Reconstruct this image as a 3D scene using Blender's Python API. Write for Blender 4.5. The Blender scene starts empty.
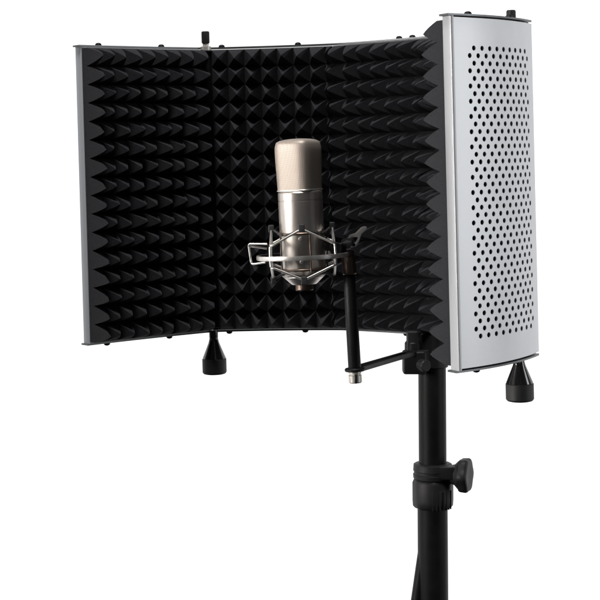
import bpy, bmesh, math, random
from mathutils import Vector, Matrix
random.seed(7)
R = math.radians
sc = bpy.context.scene
COL = sc.collection
F = 1500.0            # focal length in pixels of a 600 px frame
HX, HY = 300.0, 182.0 # optical axis in that frame
CAMZ = 1.30
def at(px, py, y):
    """point of the place at depth y"""
    return Vector(((px-HX)*y/F, y, CAMZ-(py-HY)*y/F))

# ------------------------------------------------------------------ materials
def nt(name):
    m = bpy.data.materials.new(name); m.use_nodes = True
    n = m.node_tree; b = n.nodes['Principled BSDF']
    return m, n, b
def noise(n, scale, detail=4, rough=.6, vec=None):
    t = n.nodes.new('ShaderNodeTexNoise'); t.inputs['Scale'].default_value = scale
    t.inputs['Detail'].default_value = detail; t.inputs['Roughness'].default_value = rough
    tc = n.nodes.new('ShaderNodeTexCoord')
    if vec:
        mp = n.nodes.new('ShaderNodeMapping'); mp.inputs['Scale'].default_value = vec
        n.links.new(tc.outputs['Object'], mp.inputs[0]); n.links.new(mp.outputs[0], t.inputs['Vector'])
    else: n.links.new(tc.outputs['Object'], t.inputs['Vector'])
    return t
def ramp(n, src, a, b, p0=.3, p1=.7):
    r = n.nodes.new('ShaderNodeValToRGB'); n.links.new(src, r.inputs[0])
    r.color_ramp.elements[0].position = p0; r.color_ramp.elements[1].position = p1
    r.color_ramp.elements[0].color = (*a, 1); r.color_ramp.elements[1].color = (*b, 1)
    return r
def bump(n, b, src, st, dist):
    bp = n.nodes.new('ShaderNodeBump'); bp.inputs['Strength'].default_value = st
    bp.inputs['Distance'].default_value = dist
    n.links.new(src, bp.inputs['Height']); n.links.new(bp.outputs[0], b.inputs['Normal'])
def mat(name, a, c, metal=0, r0=.4, r1=.5, nscale=40, bst=0, bdist=.0005, bscale=400, stretch=None, spec=.5):
    m, n, b = nt(name)
    t = noise(n, nscale, vec=stretch); rr = ramp(n, t.outputs[0], a, c)
    n.links.new(rr.outputs[0], b.inputs['Base Color'])
    b.inputs['Metallic'].default_value = metal
    b.inputs['Specular IOR Level'].default_value = spec
    mr = n.nodes.new('ShaderNodeMapRange'); mr.inputs['To Min'].default_value = r0; mr.inputs['To Max'].default_value = r1
    n.links.new(t.outputs[0], mr.inputs[0]); n.links.new(mr.outputs[0], b.inputs['Roughness'])
    if bst:
        t2 = noise(n, bscale, 3, vec=stretch); bump(n, b, t2.outputs[0], bst, bdist)
    return m
M = {}
M['silver'] = mat('silver_paint', (.67,.68,.70), (.73,.74,.76), .35, .44, .52, 30, .12, .0002, 900)
M['trim'] = mat('aluminium_trim', (.50,.51,.53), (.56,.57,.59), .4, .4, .5, 30, .15, .0002, 500, (1,1,.05))
M['trim_shaded'] = mat('shaded_aluminium_trim', (.40,.415,.44), (.46,.475,.50), .35, .45, .55, 30, .15, .0002, 500, (1,1,.05))  # same aluminium for the left edge, colour darkened to offset the light on it
M['strip'] = mat('dark_steel_strip', (.10,.105,.11), (.16,.165,.17), .8, .35, .5, 60)
M['foam'] = mat('acoustic_foam', (.018,.018,.0215), (.028,.028,.032), 0, .9, 1, 300, .9, .0012, 1400, spec=.12)
M['foam_cut'] = mat('cut_foam', (.034,.034,.038), (.047,.047,.052), 0, .9, 1, 500, .9, .0012, 1500, spec=.12)
M['black'] = mat('black_powder_coat', (.0035,.0035,.004), (.006,.006,.0065), 0, .42, .55, 80, .2, .0003, 900, spec=.14)
M['gloss'] = mat('gloss_black', (.008,.008,.009), (.012,.012,.013), 0, .12, .2, 40, spec=.7)
M['plastic'] = mat('black_plastic', (.006,.006,.0065), (.010,.010,.011), 0, .5, .6, 80, .25, .0004, 1200, spec=.25)
M['rubber'] = mat('rubber', (.007,.007,.008), (.011,.011,.012), 0, .55, .7, 100, .2, .0004, 900)
M['nickel'] = mat('satin_nickel', (.54,.495,.455), (.62,.57,.53), 1, .32, .40, 60, .25, .0002, 700, (1,1,.08))
M['wire'] = mat('bright_wire', (.72,.69,.65), (.82,.79,.76), 1, .30, .42, 120)
M['bronze'] = mat('brown_metal', (.10,.075,.062), (.17,.13,.11), 1, .35, .45, 90)
M['chrome'] = mat('ferrule_chrome', (.42,.41,.38), (.52,.50,.47), .5, .35, .45, 90)
# woven wire grille: dark gaps between bright wires
m, n, b = nt('woven_grille')
tc = n.nodes.new('ShaderNodeTexCoord')
def wave(ax):
    mp = n.nodes.new('ShaderNodeMapping'); mp.inputs['Rotation'].default_value = (0, 0, R(45*ax))
    uv = n.nodes.new('ShaderNodeUVMap')
    n.links.new(uv.outputs[0], mp.inputs[0])
    w = n.nodes.new('ShaderNodeTexWave'); w.inputs['Scale'].default_value = 5.5
    n.links.new(mp.outputs[0], w.inputs[0]); return w
w1, w2 = wave(1), wave(-1)
mx = n.nodes.new('ShaderNodeMath'); mx.operation = 'MAXIMUM'
n.links.new(w1.outputs['Fac'], mx.inputs[0]); n.links.new(w2.outputs['Fac'], mx.inputs[1])
rr = ramp(n, mx.outputs[0], (.07,.058,.048), (.38,.325,.285), .35, .8)
n.links.new(rr.outputs[0], b.inputs['Base Color'])
b.inputs['Metallic'].default_value = .5; b.inputs['Roughness'].default_value = .5
bump(n, b, mx.outputs[0], .25, .0003)
M['grille'] = m
# white backdrop; its own glow stands in for light falling on it
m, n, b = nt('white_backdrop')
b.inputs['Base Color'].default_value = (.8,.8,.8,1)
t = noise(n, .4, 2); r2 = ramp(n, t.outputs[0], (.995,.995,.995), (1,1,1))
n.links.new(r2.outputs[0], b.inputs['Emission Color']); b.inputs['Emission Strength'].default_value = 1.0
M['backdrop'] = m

# ------------------------------------------------------------------ helpers
def thing(name, label, cat, loc, rot=(0,0,0), group=None):
    o = bpy.data.objects.new(name, None); COL.objects.link(o)
    o.location = loc; o.rotation_euler = rot; o['label'] = label; o['category'] = cat
    o.empty_display_size = .01
    if group: o['group'] = group
    return o
def build(name, bm, m, parent=None, sharp=32, label=None):
    bmesh.ops.recalc_face_normals(bm, faces=bm.faces[:])
    lim = R(sharp)
    for f in bm.faces: f.smooth = True
    for e in bm.edges:
        if len(e.link_faces) == 2: e.smooth = e.calc_face_angle(0) < lim
        else: e.smooth = False
    me = bpy.data.meshes.new(name); bm.to_mesh(me); bm.free()
    for mm in (m if isinstance(m, (list, tuple)) else [m]): me.materials.append(mm)
    o = bpy.data.objects.new(name, me); COL.objects.link(o)
    if parent: o.parent = parent
    if label: o['label'] = label
    return o
def frame(d):
    d = d.normalized(); a = Vector((0,0,1)) if abs(d.z) < .9 else Vector((0,1,0))
    u = d.cross(a).normalized(); return u, d.cross(u).normalized()
def lathe(bm, p0, d, prof, seg=32, mi=0):
    """prof: (distance along d, radius)"""
    p0 = Vector(p0); d = Vector(d).normalized(); u, v = frame(d); rings = []
    for t, r in prof:
        rings.append([bm.verts.new(p0+d*t+(u*math.cos(2*math.pi*k/seg)+v*math.sin(2*math.pi*k/seg))*max(r,1e-5)) for k in range(seg)])
    for i in range(len(rings)-1):
        for k in range(seg):
            f = bm.faces.new((rings[i][k], rings[i][(k+1)%seg], rings[i+1][(k+1)%seg], rings[i+1][k])); f.material_index = mi
    for rg in (rings[0], rings[-1]):
        f = bm.faces.new(rg); f.material_index = mi
def tube(bm, pts, r, seg=10, closed=False, flat=None):
    """round (or flat: (half width, half height)) tube through pts"""
    pts = [Vector(p) for p in pts]; N = len(pts); rings = []
    for i, p in enumerate(pts):
        a = pts[(i-1)%N] if (closed or i > 0) else p
        c = pts[(i+1)%N] if (closed or i < N-1) else p
        d = (c-a).normalized(); u, v = frame(d)
        # mitre widening
        if 0 < i < N-1 or closed:
            d1 = (p-a).normalized(); cosm = max(.5, d1.dot(d))
        else: cosm = 1
        ring = []
        for k in range(seg):
            an = 2*math.pi*(k+.5)/seg
            if flat:
                q = u*(flat[0]*math.cos(an)/abs(math.cos(an)) if seg == 4 else flat[0]*math.cos(an)) + v*(flat[1]*math.sin(an)/abs(math.sin(an)) if seg == 4 else flat[1]*math.sin(an))
            else: q = (u*math.cos(an)+v*math.sin(an))*r
            ring.append(bm.verts.new(p+q))
        rings.append(ring)
    M_ = N if closed else N-1
    for i in range(M_):
        A, B = rings[i], rings[(i+1)%N]
        for k in range(seg):
            bm.faces.new((A[k], A[(k+1)%seg], B[(k+1)%seg], B[k]))
    if not closed:
        bm.faces.new(rings[0]); bm.faces.new(rings[-1])
def rounded(pts, rad, n=4, closed=False):
    """round off the corners of a polyline"""
    pts = [Vector(p) for p in pts]; out = []; N = len(pts)
    for i, p in enumerate(pts):
        if not closed and i in (0, N-1): out.append(p); continue
        a, c = pts[(i-1)%N], pts[(i+1)%N]
        ra = min(rad, (a-p).length*.45); rc = min(rad, (c-p).length*.45)
        q0 = p+(a-p).normalized()*ra; q1 = p+(c-p).normalized()*rc
        for k in range(n+1):
            t = k/n; out.append(q0*(1-t)**2+p*2*t*(1-t)+q1*t*t)
    return out
def box(bm, c, s, bev=0, rot=None):
    c = Vector(c); ret = bmesh.ops.create_cube(bm, size=1)
    vs = ret['verts']
    mtx = Matrix.Translation(c) @ (rot.to_4x4() if rot else Matrix.Identity(4)) @ Matrix.Diagonal((s[0], s[1], s[2], 1))
    for v in vs: v.co = mtx @ v.co
    if bev:
        es = list({e for v in vs for e in v.link_edges})
        bmesh.ops.bevel(bm, geom=es, offset=bev, segments=3, profile=.6, affect='EDGES')

# ------------------------------------------------------------------ the shield's plan curves
H = .32; T = .0115; BASE = .009
TILT = R(-1.5); PITCH = R(1.2)
PIV = Vector((0, 1.6, CAMZ-.0087))     # centre of the shield's height
class Curve:
    """outer surface of a panel in plan; heading given by knots (u, degrees)"""
    def __init__(s, start, knots, L, N=400):
        s.L = L; s.N = N; s.h = []; s.p = [Vector((start[0], start[1]))]
        for i in range(N+1):
            u = L*i/N
            for (a, ha), (b_, hb) in zip(knots, knots[1:]):
                if u <= b_+1e-9: s.h.append(R(ha+(hb-ha)*(u-a)/(b_-a))); break
            else: s.h.append(R(knots[-1][1]))
            if i:
                hm = (s.h[i]+s.h[i-1])/2
                s.p.append(s.p[-1]+Vector((math.cos(hm), math.sin(hm)))*L/N)
    def at(s, u, off=0, z=0):
        """off > 0 goes to the inside of the booth"""
        t = max(0, min(s.N-1e-6, u/s.L*s.N)); i = int(t); f = t-i
        p = s.p[i].lerp(s.p[i+1], f); h = s.h[i]*(1-f)+s.h[i+1]*f
        ex = u-min(max(u, 0), s.L)
        q = p+Vector((math.cos(h), math.sin(h)))*ex+Vector((math.sin(h), -math.cos(h)))*off
        return Vector((q.x-PIV.x, q.y-PIV.y, z))
cA = Curve((-.2380, 1.622), [(0,40),(.160,31)], .160)
eA = cA.p[-1]
# right wing given from its free front edge backwards, then reversed
def back_curve():
    p = Vector((.1390, 1.348)); L = .139; N = 400
    for i in range(N):
        a = R(33+33*(i+.5)/N); p = p+Vector((math.cos(a), math.sin(a)))*L/N
    return Curve((p.x, p.y), [(0,-114),(L,-147)], L)
cE = back_curve()
cst = (eA.x+.003, eA.y+.001); KN = [(0,2),(.145,-12),(.163,-32),(.290,-44)]
cp = Curve(cst, KN, .290).p[-1]; tg = cE.p[0]+Vector((-.006, .008)); dv = tg-cp
LC = .290+dv.length+.003; ha = math.degrees(math.atan2(dv.y, dv.x))
cC = Curve(cst, KN+[(.300, ha+7),(LC, ha-7)], LC)
print('centre end', cC.p[-1], 'right wing start', cE.p[0])

def sheet(cur, u0, u1, name, parent, margin0, margin1):
    """perforated plate, real holes in staggered rows"""
    bm = bmesh.new()
    pu, pv = .0055, .0069; rad = .0024
    ncol = int(round((u1-u0-margin0-margin1)/pu)); ncol -= (ncol+1) % 2
    us0 = u0+margin0; nrow = 39; z0 = -nrow*pv/2; th = .0013
    us = [u0+(us0-u0)*k/4 for k in range(5)]
    us += [us0+pu*(k+1) for k in range(ncol)]
    ue = us[-1]; us += [ue+(u1-ue)*(k+1)/4 for k in range(4)]
    zs = [-H/2+.0015]+[z0+pv*j for j in range(nrow+1)]+[H/2-.0015]
    layers = []
    for off in (0, th):
        def V(u, z): return bm.verts.new(cur.at(u, off, z))
        grid = [[V(u, z) for z in zs] for u in us]; holes = {}
        for i in range(len(us)-1):
            for j in range(len(zs)-1):
                q = [grid[i][j], grid[i+1][j], grid[i+1][j+1], grid[i][j+1]]
                ci, rj = i-4, j-1
                if 0 <= ci < ncol and 0 <= rj < nrow and (ci+rj) % 2 == 1:
                    cu = (us[i]+us[i+1])/2; cz = (zs[j]+zs[j+1])/2; n_ = 12
                    ring = [V(cu+rad*math.cos(R(-135+30*k)), cz+rad*math.sin(R(-135+30*k))) for k in range(n_)]
                    holes[(i,j)] = ring
                    for s_ in range(4):
                        a, b_ = q[s_], q[(s_+1)%4]; k0 = s_*3
                        bm.faces.new((a, b_, ring[(k0+3)%12], ring[(k0+2)%12], ring[k0+1], ring[k0]))
                else: bm.faces.new(q)
        layers.append((grid, holes))
    (g0, h0), (g1, h1) = layers
    for k in h0:
        for a in range(12): bm.faces.new((h0[k][a], h0[k][(a+1)%12], h1[k][(a+1)%12], h1[k][a]))
    nu, nz = len(us), len(zs)
    for i in range(nu-1):
        bm.faces.new((g0[i][0], g0[i+1][0], g1[i+1][0], g1[i][0])); bm.faces.new((g0[i][-1], g0[i+1][-1], g1[i+1][-1], g1[i][-1]))
    for j in range(nz-1):
        bm.faces.new((g0[0][j], g0[0][j+1], g1[0][j+1], g1[0][j])); bm.faces.new((g0[-1][j], g0[-1][j+1], g1[-1][j+1], g1[-1][j]))
    return build(name, bm, M['silver'], parent, 35)

def foam(cur, u0, u1, cols, parent, d, half0=False, half1=False, HF=.3165):
    """pyramid foam pad; cols counted in teeth, half teeth where it was cut at a free edge"""
    S = 8; rows = 16
    bm = bmesh.new()
    nc = int(round(cols*S)); nr = rows*S
    ph = S//2 if half0 else 0
    offs = {}
    def hgt(i, j):
        a = i+ph; ti, tj = a//S, j//S
        fu = abs((a % S)/S-.5)*2 if a % S else 1.0
        fv = abs((j % S)/S-.5)*2 if j % S else 1.0
        p = 1-max(fu, fv)
        key = (round((a-S/2)/S), round((j-S/2)/S))
        if key not in offs: offs[key] = (random.uniform(.90, 1.05), random.uniform(-.0012, .0012), random.uniform(-.0014, .0002))
        k, du, dz = offs[key]
        hh = p+.36*p*(1-p)
        hh = min(hh, .985)
        if half0 and i <= 4: k *= 1.22
        return hh*k, du*p*2, dz*p*2
    g = []
    for i in range(nc+1):
        row = []
        for j in range(nr+1):
            u = u0+(u1-u0)*i/nc; z = -HF/2+HF*j/nr
            h, du, dz = hgt(i, j)
            if i in (0, nc): du = 0
            row.append(bm.verts.new(cur.at(u+du, T+BASE+h*d, z+dz)))
        g.append(row)
    for i in range(nc):
        for j in range(nr):
            a = (i+ph) % S; b_ = j % S
            q = [g[i][j], g[i+1][j], g[i+1][j+1], g[i][j+1]]
            if (a < S/2) == (b_ < S/2): bm.faces.new((q[0],q[1],q[2])); bm.faces.new((q[0],q[2],q[3]))
            else: bm.faces.new((q[0],q[1],q[3])); bm.faces.new((q[1],q[2],q[3]))
    # back and edges; the free cut edge shows paler foam
    ob = .0022
    bk = [[bm.verts.new(cur.at(u0+(u1-u0)*i/nc, o, (-HF/2, HF/2)[j])) for j in range(2)] for i in range(nc+1) for o in (ob,)]
    for i in range(nc):
        bm.faces.new((bk[i][0], bk[i+1][0], bk[i+1][1], bk[i][1]))
        bm.faces.new((g[i][0], g[i+1][0], bk[i+1][0], bk[i][0]))
        bm.faces.new((g[i][-1], g[i+1][-1], bk[i+1][1], bk[i][1]))
    for e, cut in ((0, half0), (nc, half1)):
        m0 = [bm.verts.new(cur.at(u0+(u1-u0)*e/nc, T+BASE*.6, -HF/2+HF*j/nr)) for j in range(nr+1)]
        for j in range(nr):
            f = bm.faces.new((m0[j], m0[j+1], g[e][j+1], g[e][j])); f.material_index = 1 if cut else 0
        f = bm.faces.new([bk[e][0]]+m0+[bk[e][1]]); f.material_index = 1 if cut else 0
        bm.faces.new((bk[e][0], m0[0], g[e][0])); bm.faces.new((bk[e][1], m0[-1], g[e][-1]))
    return build('foam_pad', bm, [M['foam'], M['foam_cut']], parent, 20)

def strip(cur, u0, u1, z, th, o0, o1, parent, name='edge_strip', m='strip', n=28):
    bm = bmesh.new(); rings = []
    for i in range(n+1):
        u = u0+(u1-u0)*i/n
        rings.append([bm.verts.new(cur.at(u, o, zz)) for o, zz in ((o0,z),(o1,z),(o1,z+th),(o0,z+th))])
    for i in range(n):
        for k in range(4): bm.faces.new((rings[i][k], rings[i][(k+1)%4], rings[i+1][(k+1)%4], rings[i+1][k]))
    bm.faces.new(rings[0]); bm.faces.new(rings[-1])
    return build(name, bm, M[m], parent)
def end_trim(cur, u0, s, parent, m='trim'):
    """upright aluminium channel closing a free edge; s = outward direction along u"""
    bm = bmesh.new()
    prof = [(.0050,-.0004),(.0060,-.0006),(.0070,-.0010),(.0082,-.0004),(.0085,.0008),(.0085,T-.0008),(.0082,T-.0002),(.0075,T),(.003,T)]
    prof = [(u0+s*(a-.0085), b_) for a, b_ in prof]
    lo = [bm.verts.new(cur.at(a, b_, -H/2)) for a, b_ in prof]; hi = [bm.verts.new(cur.at(a, b_, H/2)) for a, b_ in prof]
    n = len(prof)
    for k in range(n): bm.faces.new((lo[k], lo[(k+1)%n], hi[(k+1)%n], hi[k]))
    bm.faces.new(lo); bm.faces.new(hi)
    return build('end_trim', bm, M[m], parent)
def screws(cur, us, parent, o=.006):
    for u in us:
        for s in (1, -1):
            bm = bmesh.new(); p = cur.at(u, o, s*(H/2+.0018))
            lathe(bm, p, (0,0,s), [(0,.0030),(.0006,.0036),(.0016,.0034),(.0026,.0026),(.0031,.0012),(.0031,.0)], 20)
            build('screw', bm, M['black'], parent)

shield = thing('isolation_shield', 'curved silver booth shield lined with black pyramid foam, perforated back', 'mic shield', PIV, (PITCH, TILT, 0))
pA = sheet(cA, .0, .159, 'side_panel', shield, .024, .012)
foam(cA, .0005, .1520, 8.5, pA, .0285, half0=True)
end_trim(cA, -.0005, -1, pA, 'trim_shaded')
pC = sheet(cC, .001, LC-.001, 'centre_panel', shield, .02, .02)
foam(cC, .0085, .1525, 7.5, pC, .028)
foam(cC, .1565, .2975, 7, pC, .029)
foam(cC, .299, LC-.012, 8, pC, .030)
pE = sheet(cE, .001, cE.L-.001, 'side_panel', shield, .0142, .0205)
foam(cE, .014, cE.L-.0005, 7.5, pE, .0235, half1=True, HF=.3135)
end_trim(cE, cE.L+.0005, 1, pE)
for cur, u0, u1, p in ((cA, -.0030, .157, pA), (cC, .004, LC-.001, pC), (cE, .004, cE.L+.0035, pE)):
    for z, th in ((H/2, .0018), (-H/2-.0018, .0018)):
        strip(cur, u0, u1, z, th, -.0010, T+.0006, p)
screws(cA, (.025, .105), pA); screws(cC, (.020, .108, .238, .256, .34, .41), pC); screws(cE, (.045, .112), pE)

def hinge(x, y, kh=1.0):
    p = Vector((x, y, 0))-Vector((PIV.x, PIV.y, 0)); top = H/2; 
    bm = bmesh.new()
    lathe(bm, p+Vector((0,0,top-.002)), (0,0,1), [(0,.0062),(.0045,.0062),(.005,.0035),(.0075,.0035)], 24)
    w = build('washer', bm, M['chrome'], shield)
    bm = bmesh.new()
    prof = [(0,.0030),(.0015,.0040),(.002,.0046),(.0135,.0046),(.0148,.0040),(.015,.0)]
    seg = 36; q = p+Vector((0,0,top+.0050-(1-kh)*.012)); rings = []
    for t, r in prof:
        rings.append([bm.verts.new(q+Vector((math.cos(2*math.pi*k/seg), math.sin(2*math.pi*k/seg), 0))*max(1e-5, r*(1-.09*(k%3==0)*(.002<=t<=.0136)))+Vector((0,0,t))) for k in range(seg)])
    for i in range(len(rings)-1):
        for k in range(seg): bm.faces.new((rings[i][k], rings[i][(k+1)%seg], rings[i+1][(k+1)%seg], rings[i+1][k]))
    bm.faces.new(rings[0]); bm.faces.new(rings[-1])
    build('hinge_knob', bm, M['plastic'], shield)
    bm = bmesh.new()
    lathe(bm, p+Vector((0,0,-H/2+.004)), (0,0,1), [(0,.0075),(H-.008,.0075)], 20)
    build('hinge_pin', bm, M['black'], shield)
    bm = bmesh.new(); q = p+Vector((0,0,-H/2+.001))
    lathe(bm, q, (0,0,-1), [(0,.0052),(.008,.0052),(.0095,.0050),(.0145,.0062),(.031,.0130),(.0322,.0134)], 40)
    ft = build('foot', bm, M['gloss'], shield, 40)
    bm = bmesh.new()
    lathe(bm, q+Vector((0,0,-.0322)), (0,0,-1), [(0,.0130),(.0008,.0138),(.0158,.0138),(.0175,.0124),(.018,.0105)], 40)
    build('foot_pad', bm, M['rubber'], ft)
    for s in (1, -1):   # hinge straps joining the two panels
        bm = bmesh.new(); box(bm, p+Vector((0,0,s*(H/2-.0032))), (.020,.016,.0024), .0008)
        build('hinge_strap', bm, M['black'], shield)
hinge(-.1025, 1.702)
hinge(.2105, 1.468, .5)

# ------------------------------------------------------------------ stand
PY = 1.602
def dx(px, py, y): return at(px, py, y)
def up(a, b): return (Vector(b)-Vector(a))
bot = at(435.0, 900, PY); clu = at(432.8, 486, PY); top = at(431.5, 338, PY)
stand = thing('microphone_stand', 'black upright microphone stand tube with clutch collar and side knob', 'stand', bot)
def rel(p, root): return Vector(p)-root
ax = (top-bot).normalized()
bm = bmesh.new(); L1 = (clu-bot).length
lathe(bm, (0,0,0), ax, [(0,.0163),(.001,.0165),(L1,.0161)], 48)
lt = build('lower_tube', bm, M['black'], stand)
bm = bmesh.new()
lathe(bm, rel(clu, bot), ax, [(0,.0148),((top-clu).length-.002,.0148),((top-clu).length,.0135)], 48)
build('upper_tube', bm, M['black'], stand)
# collar: lower sleeve + upper clamp band with split
bm = bmesh.new(); c0 = rel(at(433, 508, PY), bot); px = PY/F
lathe(bm, c0, ax, [(0,.0170),(.0006,.0195),(.003,.0215),(.009,.0219),(26*px,.0219),(29*px,.0205),(30*px,.0190)], 8)
cl = build('clutch_sleeve', bm, M['plastic'], stand, 50)
bmesh_ = bpy.data.meshes
bm = bmesh.new()
lathe(bm, c0+ax*(29.5*px), ax, [(0,.0195),(.0008,.0208),(.005,.0212),(.0055,.0202),(.0085,.0202),(.009,.0210),(.0155,.0206),(.0165,.0190),(.0168,.0170)], 40)
box(bm, c0+ax*(38*px)+Vector((.012,-.014,0)), (.028,.012,.014), .002)
band = build('clutch_band', bm, M['plastic'], stand)
# ribs on the sleeve front
bm = bmesh.new()
for k in range(7):
    a = R(-95+k*11); p = c0+Vector((math.cos(a)*.0205, math.sin(a)*.0205, 0))
    box(bm, p+ax*.011, (.0016,.0016,.020), .0004)
build('sleeve_ribs', bm, M['plastic'], stand)
# clamp knob pointing right and a little to the camera
bm = bmesh.new()
kd = Vector((.93,-.36,.0)).normalized(); k0 = c0+ax*(35*px)+kd*.0035
lathe(bm, k0, kd, [(0,.0105),(.012,.0102),(.016,.0098),(.021,.0110),(.025,.0150),(.0270,.0165)], 32)
u, v = frame(kd); seg = 72; rings = []
for t, r in ((.0262,.0150),(.0270,.0168),(.0285,.0176),(.0345,.0180),(.0362,.0172),(.0372,.0155),(.0366,.010),(.0362,.0)):
    rings.append([bm.verts.new(k0+kd*t+(u*math.cos(2*math.pi*k/seg)+v*math.sin(2*math.pi*k/seg))*max(1e-5, r*(1+.055*math.cos(6*2*math.pi*k/seg)))) for k in range(seg)])
for i in range(len(rings)-1):
    for k in range(seg): bm.faces.new((rings[i][k], rings[i][(k+1)%seg], rings[i+1][(k+1)%seg], rings[i+1][k]))
bm.faces.new(rings[0]); bm.faces.new(rings[-1])
build('clamp_knob', bm, M['plastic'], stand, 40)
# the slanting brace that leaves the tube at its foot
bm = bmesh.new()
a = rel(at(427.5, 530, PY), bot); b_ = rel(at(387.0, 812, PY-.004), bot)
tube(bm, [a, a.lerp(b_, .5), b_], .0070, 20)
build('brace', bm, M['black'], stand)

# ------------------------------------------------------------------ arm carrying the shock mount
MY = 1.43; q = MY/F       # metres per photo pixel at the microphone
rb = at(354.8, 369.5, MY); rt = at(349.0, 272, MY)
arm = thing('tube_holder', 'black slotted bar and slim upright tube clamped below the foam', 'mic holder', rb)
def L_(p): return Vector(p)-rb
bm = bmesh.new(); d = (rt-rb); lathe(bm, (0,0,-.0005), d, [(0,.0060),(.001,.0062),(d.length*.5,.0060),(d.length-.001,.0056),(d.length,.005)], 32)
build('riser_tube', bm, M['black'], arm)
bm = bmesh.new(); lathe(bm, (0,0,.0015), -d, [(0,.0090),(.0008,.0098),(.0026,.0098),(.0032,.009)], 32)
build('washer', bm, M['black'], arm)
bm = bmesh.new()
dn = -d.normalized()
lathe(bm, Vector((0, 0, -.0018)), dn, [(0,.0062),(.0018,.0062),(.0022,.0056),(.0032,.0056),(.0036,.0064),(.0100,.0064),(.0110,.0056),(.0111,.002)], 32)
fe = build('ferrule', bm, M['chrome'], arm)
bm = bmesh.new(); box(bm, Vector((.0008, -.0055, -.0085)), (.0016,.0024,.0085), .0003)
build('slot', bm, M['black'], fe)
bk = L_(at(413, 352.5, 1.572))
bm = bmesh.new()
dr = (bk-Vector((0,0,.0))); sd = dr.cross(Vector((0,0,1))).normalized()
for s in (-1, 1):
    tube(bm, [sd*s*.0042+dr*(-.0), sd*s*.0042+dr*.5, sd*s*.0042+dr], 0, 4, flat=(.0017,.0021))
tube(bm, [dr*.0, dr*.14], 0, 4, flat=(.0058,.0017)); tube(bm, [dr*.88, dr*1.02], 0, 4, flat=(.0058,.0017))
build('slotted_bar', bm, M['black'], arm, 30)
# clamp block hanging under the shell, its neck reaching up to the shell and its knob
bm = bmesh.new()
c = L_(at(414, 362, 1.575)); box(bm, c, (.024,.022,.024), .003)
c2 = L_(at(412.5, 343, 1.585)); box(bm, c2, (.0125,.015,.026), .0025)
lathe(bm, c2+Vector((0,0,-.012)), (0,0,1), [(0,.0078),(.004,.0084),(.012,.0084),(.014,.007)], 24)
build('clamp_block', bm, M['plastic'], arm)
bm = bmesh.new()   # cross piece to the stand's tube
a = L_(at(414, 364, 1.578)); b_ = L_(at(431.5, 352, PY))
lathe(bm, b_+Vector((0,0,-.016)), (0,0,1), [(0,.0168),(.001,.0178),(.036,.0178),(.037,.0165)], 32)
tube(bm, [a, b_], 0, 4, flat=(.008,.009))
build('clamp_collar', bm, M['plastic'], arm)
bm = bmesh.new(); lathe(bm, L_(at(418.5, 364.5, 1.566)), (.6,-1,0), [(0,.003),(.003,.003),(.0035,.0056),(.005,.0064),(.013,.0064),(.0142,.0056),(.0142,0)], 12)
build('clamp_knob', bm, M['plastic'], arm, 25)

# ------------------------------------------------------------------ microphone
mc = at(303.0, 256, MY)
MR = R(-2.7)
mic = thing('condenser_microphone', 'satin nickel condenser microphone with woven grille head, held upright in cradle', 'microphone', mc, (0, MR, 0))
r0 = 22.3*q
bm = bmesh.new()
lathe(bm, (0,0,-20*q), (0,0,1), [(0,r0-.0012),(.0008,r0-.0003),(.0016,r0),(75*q,r0),(75.3*q,r0-.0005),(76*q,r0-.0005),(76.3*q,r0),(83.4*q,r0),(84.6*q,r0-.0007),(85*q,r0-.002)], 96)
build('body', bm, M['nickel'], mic, 28)
bm = bmesh.new()
lathe(bm, (0,0,-20*q), (0,0,-1), [(0,r0-.0016),(.0006,r0-.0016),(.001,r0-.0022),(7.4*q,13.2*q),(8.1*q,12.2*q),(8.2*q,10*q)], 72)
build('base_cone', bm, M['nickel'], mic, 28)
bm = bmesh.new()
lathe(bm, (0,0,-27.9*q), (0,0,-1), [(0,9*q),(5.5*q,9*q),(6.2*q,8.4*q),(6.3*q,0)], 36)
build('connector', bm, M['bronze'], mic, 28)
# grille head: rounded-rectangle section narrowing to the top, UV for the weave
bm = bmesh.new(); uvl = bm.loops.layers.uv.new('UVMap'); seg = 96; z0 = 65*q
prof = [(0,.955),(.002,.962),(.01,.975),(.02,.99),(.030,1.01),(.038,1.02),(.0415,1.01),(.0445,.975),(.0468,.94),(.0484,.78),(.0494,.55),(.0499,.28),(.0500,.02)]
def sect(k, s, ex=4.0):
    a = 2*math.pi*k/seg; ca, sa = math.cos(a), math.sin(a)
    x = math.copysign(abs(ca)**(2/ex), ca); y = math.copysign(abs(sa)**(2/ex), sa)
    x *= r0*.91*s; y *= r0*.84*min(s, 1)*(1 if s > .9 else 1)
    c_, s_ = math.cos(R(-33)), math.sin(R(-33)); return Vector((x*c_-y*s_, x*s_+y*c_, 0))
rings = []; acc = 0; accs = []; cu = [0]
for k in range(seg): cu.append(cu[-1]+(sect(k+1, 1)-sect(k, 1)).length)
for i, (t, s) in enumerate(prof):
    rings.append([bm.verts.new(sect(k, s)+Vector((0,0,z0+t))) for k in range(seg)])
    if i: acc += math.hypot(t-prof[i-1][0], (s-prof[i-1][1])*r0)
    accs.append(acc)
per = 2*math.pi*r0
for i in range(len(rings)-1):
    for k in range(seg):
        f = bm.faces.new((rings[i][k], rings[i][(k+1)%seg], rings[i+1][(k+1)%seg], rings[i+1][k]))
        for lp, (kk, ii) in zip(f.loops, ((k,i),(k+1,i),(k+1,i+1),(k,i+1))):
            lp[uvl].uv = (cu[kk]/.02, accs[ii]/.02)
f = bm.faces.new(rings[-1])
gr = build('grille', bm, M['grille'], mic, 60)
for t, s, w in ((.0008,.965,.0008),):
    bm = bmesh.new()
    tube(bm, [sect(k, s)+Vector((0,0,z0+t)) for k in range(0, seg, 2)], w, 8, closed=True)
    build('grille_rim', bm, M['wire'], mic, 60)

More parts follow.
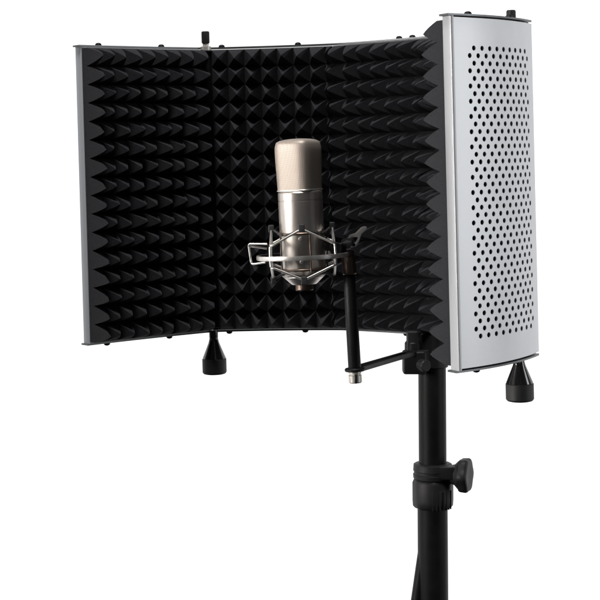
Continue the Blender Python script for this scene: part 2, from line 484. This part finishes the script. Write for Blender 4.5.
# ------------------------------------------------------------------ shock mount
sm = thing('shock_mount', 'bright wire spider cradle with black elastic clips around the microphone', 'shock mount', mc, (0, MR, 0))
def W(a, r, dz):   # a: degrees from the front, positive to the right
    return Vector((r*math.sin(R(a)), -r*math.cos(R(a)), dz))
Rc, Rk = 44.8*q, 30.5*q
def zig(hc, hk):
    return [W(45*k, Rk if k % 2 == 0 else Rc, hk if k % 2 == 0 else hc) for k in range(8)]
bm = bmesh.new()
tube(bm, rounded(zig(12*q, 28*q), .004, 3, True), .00108, 10, closed=True)
tube(bm, rounded(zig(-8*q, -22*q), .004, 3, True), .00108, 10, closed=True)
for k in (1, 3, 5, 7):
    tube(bm, [W(45*k, Rc, 12*q), W(45*k, Rc+.0006, 2*q), W(45*k, Rc, -8*q)], .0013, 10)
build('wire_cage', bm, M['wire'], sm, 40)
bm = bmesh.new(); n_ = 72; rr_ = 46.4*q
ring = []
for k in range(n_):
    a = 360*k/n_; ring.append([bm.verts.new(W(a, r, z)) for r, z in ((rr_,-2.2*q),(rr_+.0004,0),(rr_,2.2*q),(rr_-.0016,2.2*q),(rr_-.0016,-2.2*q))])
for k in range(n_):
    for j in range(5):
        f = bm.faces.new((ring[k][j], ring[k][(j+1)%5], ring[(k+1)%n_][(j+1)%5], ring[(k+1)%n_][j]))
        if j == 3: f.material_index = 1  # inner face coloured dark to mute its bright reflection, not a rubber lining
build('ring_band', bm, [M['wire'], M['rubber']], sm, 40)
bm = bmesh.new()   # bent wire loop at the left
tube(bm, rounded([W(-50,46*q,15*q), W(-72,55*q,15.5*q)+Vector((-.001,0,0)), W(-72,54*q,-5*q), W(-52,47*q,-3*q)], .003, 4), .0010, 10)
tube(bm, rounded([W(-72,55*q,12*q), W(-104,54*q,12*q), W(-128,47*q,8*q)], .006, 4), .0010, 10)
build('side_loop', bm, M['wire'], sm, 40)
bm = bmesh.new()   # inner clamp hugging the body
ri = r0+.0014
for z in (23*q, -13*q): tube(bm, [W(360*k/48, ri, z) for k in range(48)], .0011, 8, closed=True)
for a in (18, 100, 160, 230, 300):
    tube(bm, [W(a, ri+.0006, 25*q), W(a, ri+.0010, 5*q), W(a, ri+.0006, -15*q)], .0008, 8)
build('inner_clamp', bm, M['bronze'], sm, 40)
for z in (18*q, -5*q):
    bm = bmesh.new(); lathe(bm, W(-4, r0-.0004, z), W(-4, 1, 0), [(0,.0020),(.0008,.0020),(.0016,.0014),(.0018,.0)], 16)
    build('screw', bm, M['wire'], sm)
for k in range(4):
    for hk in (28*q, -22*q):
        bm = bmesh.new()
        rot = Matrix.Rotation(R(90*k), 3, 'Z')
        box(bm, W(90*k, Rk, hk+(.0006 if hk > 0 else -.0006)), (.0058,.0052,.0075), .0010, rot)
        build('elastic_clip', bm, M['rubber'], sm)
        bm = bmesh.new()
        s = 1 if hk > 0 else -1
        for sgn in (-1, 1):
            tube(bm, [W(90*k, Rk-.001, hk), W(90*k+sgn*22, ri+.0014, hk-s*4*q), W(90*k+sgn*40, ri+.0012, hk-s*6*q)], .0010, 8)
        build('elastic_cord', bm, M['rubber'], sm)
# swivel joint on the right
J = Vector((46*q, -.002, 5*q))
bm = bmesh.new()
box(bm, Vector((36*q, 0, 6*q)), (14*q, .014, 11*q), .0018)
lathe(bm, Vector((33*q, -.010, 6*q)), (0,1,0), [(0,.0055),(.001,.0062),(.020,.0062),(.021,.0055)], 24)
build('swivel_block', bm, M['black'], sm)
bm = bmesh.new(); tp = Vector((44.8*q, 0, 4*q)); 
lathe(bm, tp, (.05,0,-1), [(0,.0050),(.0008,.0062),(.0045,.0066),(.005,.0058),(.0058,.0058),(.0063,.0068),(.0225,.0068),(.0235,.006)], 32)
build('swivel_barrel', bm, M['bronze'], sm, 28)
bm = bmesh.new()
lathe(bm, Vector((41*q, -.006, 11*q)), (.8,-.5,.15), [(0,.0042),(.004,.0042),(.005,.0052),(.012,.0052),(.013,.004)], 20)
build('swivel_bolt', bm, M['black'], sm)
def wing(pts, th=.0022):
    bm = bmesh.new()
    A = [bm.verts.new(Vector((x*q, -.014, z*q))) for x, z in pts]; B = [bm.verts.new(Vector((x*q, -.014+th, z*q))) for x, z in pts]
    n = len(pts); bm.faces.new(A); bm.faces.new(B)
    for k in range(n): bm.faces.new((A[k], A[(k+1)%n], B[(k+1)%n], B[k]))
    bmesh.ops.recalc_face_normals(bm, faces=bm.faces[:])
    bmesh.ops.bevel(bm, geom=[e for e in bm.edges], offset=.0005, segments=2, affect='EDGES')
    return bm
lev = build('wing_lever', wing([(45,15.5),(47,19.5),(53,21),(59,26.5),(63,27.5),(65,26),(63.5,23.5),(59,19.5),(56,12),(53,7.5),(47.5,7),(46.5,10.5),(52.5,11.5),(55.5,16.5),(53,17)]), M['wire'], sm, 40)

# ------------------------------------------------------------------ backdrop, light, camera
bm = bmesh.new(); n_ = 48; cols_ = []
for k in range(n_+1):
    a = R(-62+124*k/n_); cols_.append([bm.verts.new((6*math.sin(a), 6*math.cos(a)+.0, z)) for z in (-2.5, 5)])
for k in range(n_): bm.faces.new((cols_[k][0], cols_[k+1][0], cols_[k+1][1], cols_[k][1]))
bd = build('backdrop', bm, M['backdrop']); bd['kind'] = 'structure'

w = bpy.data.worlds.new('World'); sc.world = w; w.use_nodes = True
w.node_tree.nodes['Background'].inputs[0].default_value = (.9,.95,1,1)
w.node_tree.nodes['Background'].inputs[1].default_value = .035
def area(name, loc, target, size, power, col=(1,1,1), sy=None):
    l = bpy.data.lights.new(name, 'AREA'); l.energy = power; l.size = size; l.color = col
    if sy: l.shape = 'RECTANGLE'; l.size_y = sy
    o = bpy.data.objects.new(name, l); COL.objects.link(o); o.location = loc
    o.rotation_euler = (Vector(target)-Vector(loc)).to_track_quat('-Z', 'Y').to_euler()
ctr = (0, 1.6, 1.25)
area('key_softbox', (-.25, .92, 3.2), ctr, .40, 52, (1,.985,.96))
area('right_added_fill', (2.3, .80, 1.6), (.18,1.4,1.25), .6, 23, (.975,.985,1), 1.8)  # added light, brightens the silver back of the right wing
area('left_strip', (-1.35, .95, 1.45), (-.03,1.43,1.27), .20, 1.0, (1,.955,.91), 1.0)
bpy.data.objects['left_strip'].data.spread = R(16)
area('left_fill', (-1.5, .9, 1.4), (-.2,1.6,1.3), .5, 2.4)
sp = bpy.data.lights.new('mic_added_spot', 'SPOT'); sp.energy = 12; sp.spot_size = R(12.5); sp.spot_blend = .6  # added narrow spot to brighten the microphone from the left
sp.shadow_soft_size = .09; sp.color = (1,.94,.89)
so = bpy.data.objects.new('mic_added_spot', sp); COL.objects.link(so); so.location = (-1.15, .92, 1.48)
so.rotation_euler = (Vector((0, 1.43, 1.265))-so.location).to_track_quat('-Z', 'Y').to_euler()

cam = bpy.data.cameras.new('camera'); co = bpy.data.objects.new('camera', cam); COL.objects.link(co)
co.location = (0, 0, CAMZ); co.rotation_euler = (R(90), 0, 0)
cam.sensor_width = 36; cam.lens = F/600*36; cam.shift_x = 0; cam.shift_y = -(300-HY)/600
cam.clip_start = .05; cam.clip_end = 100
sc.camera = co
sc.render.engine = 'CYCLES'
sc.view_settings.view_transform = 'Standard'; sc.view_settings.look = 'None'; sc.view_settings.exposure = 0
sc.render.resolution_x = 1024; sc.render.resolution_y = 1024
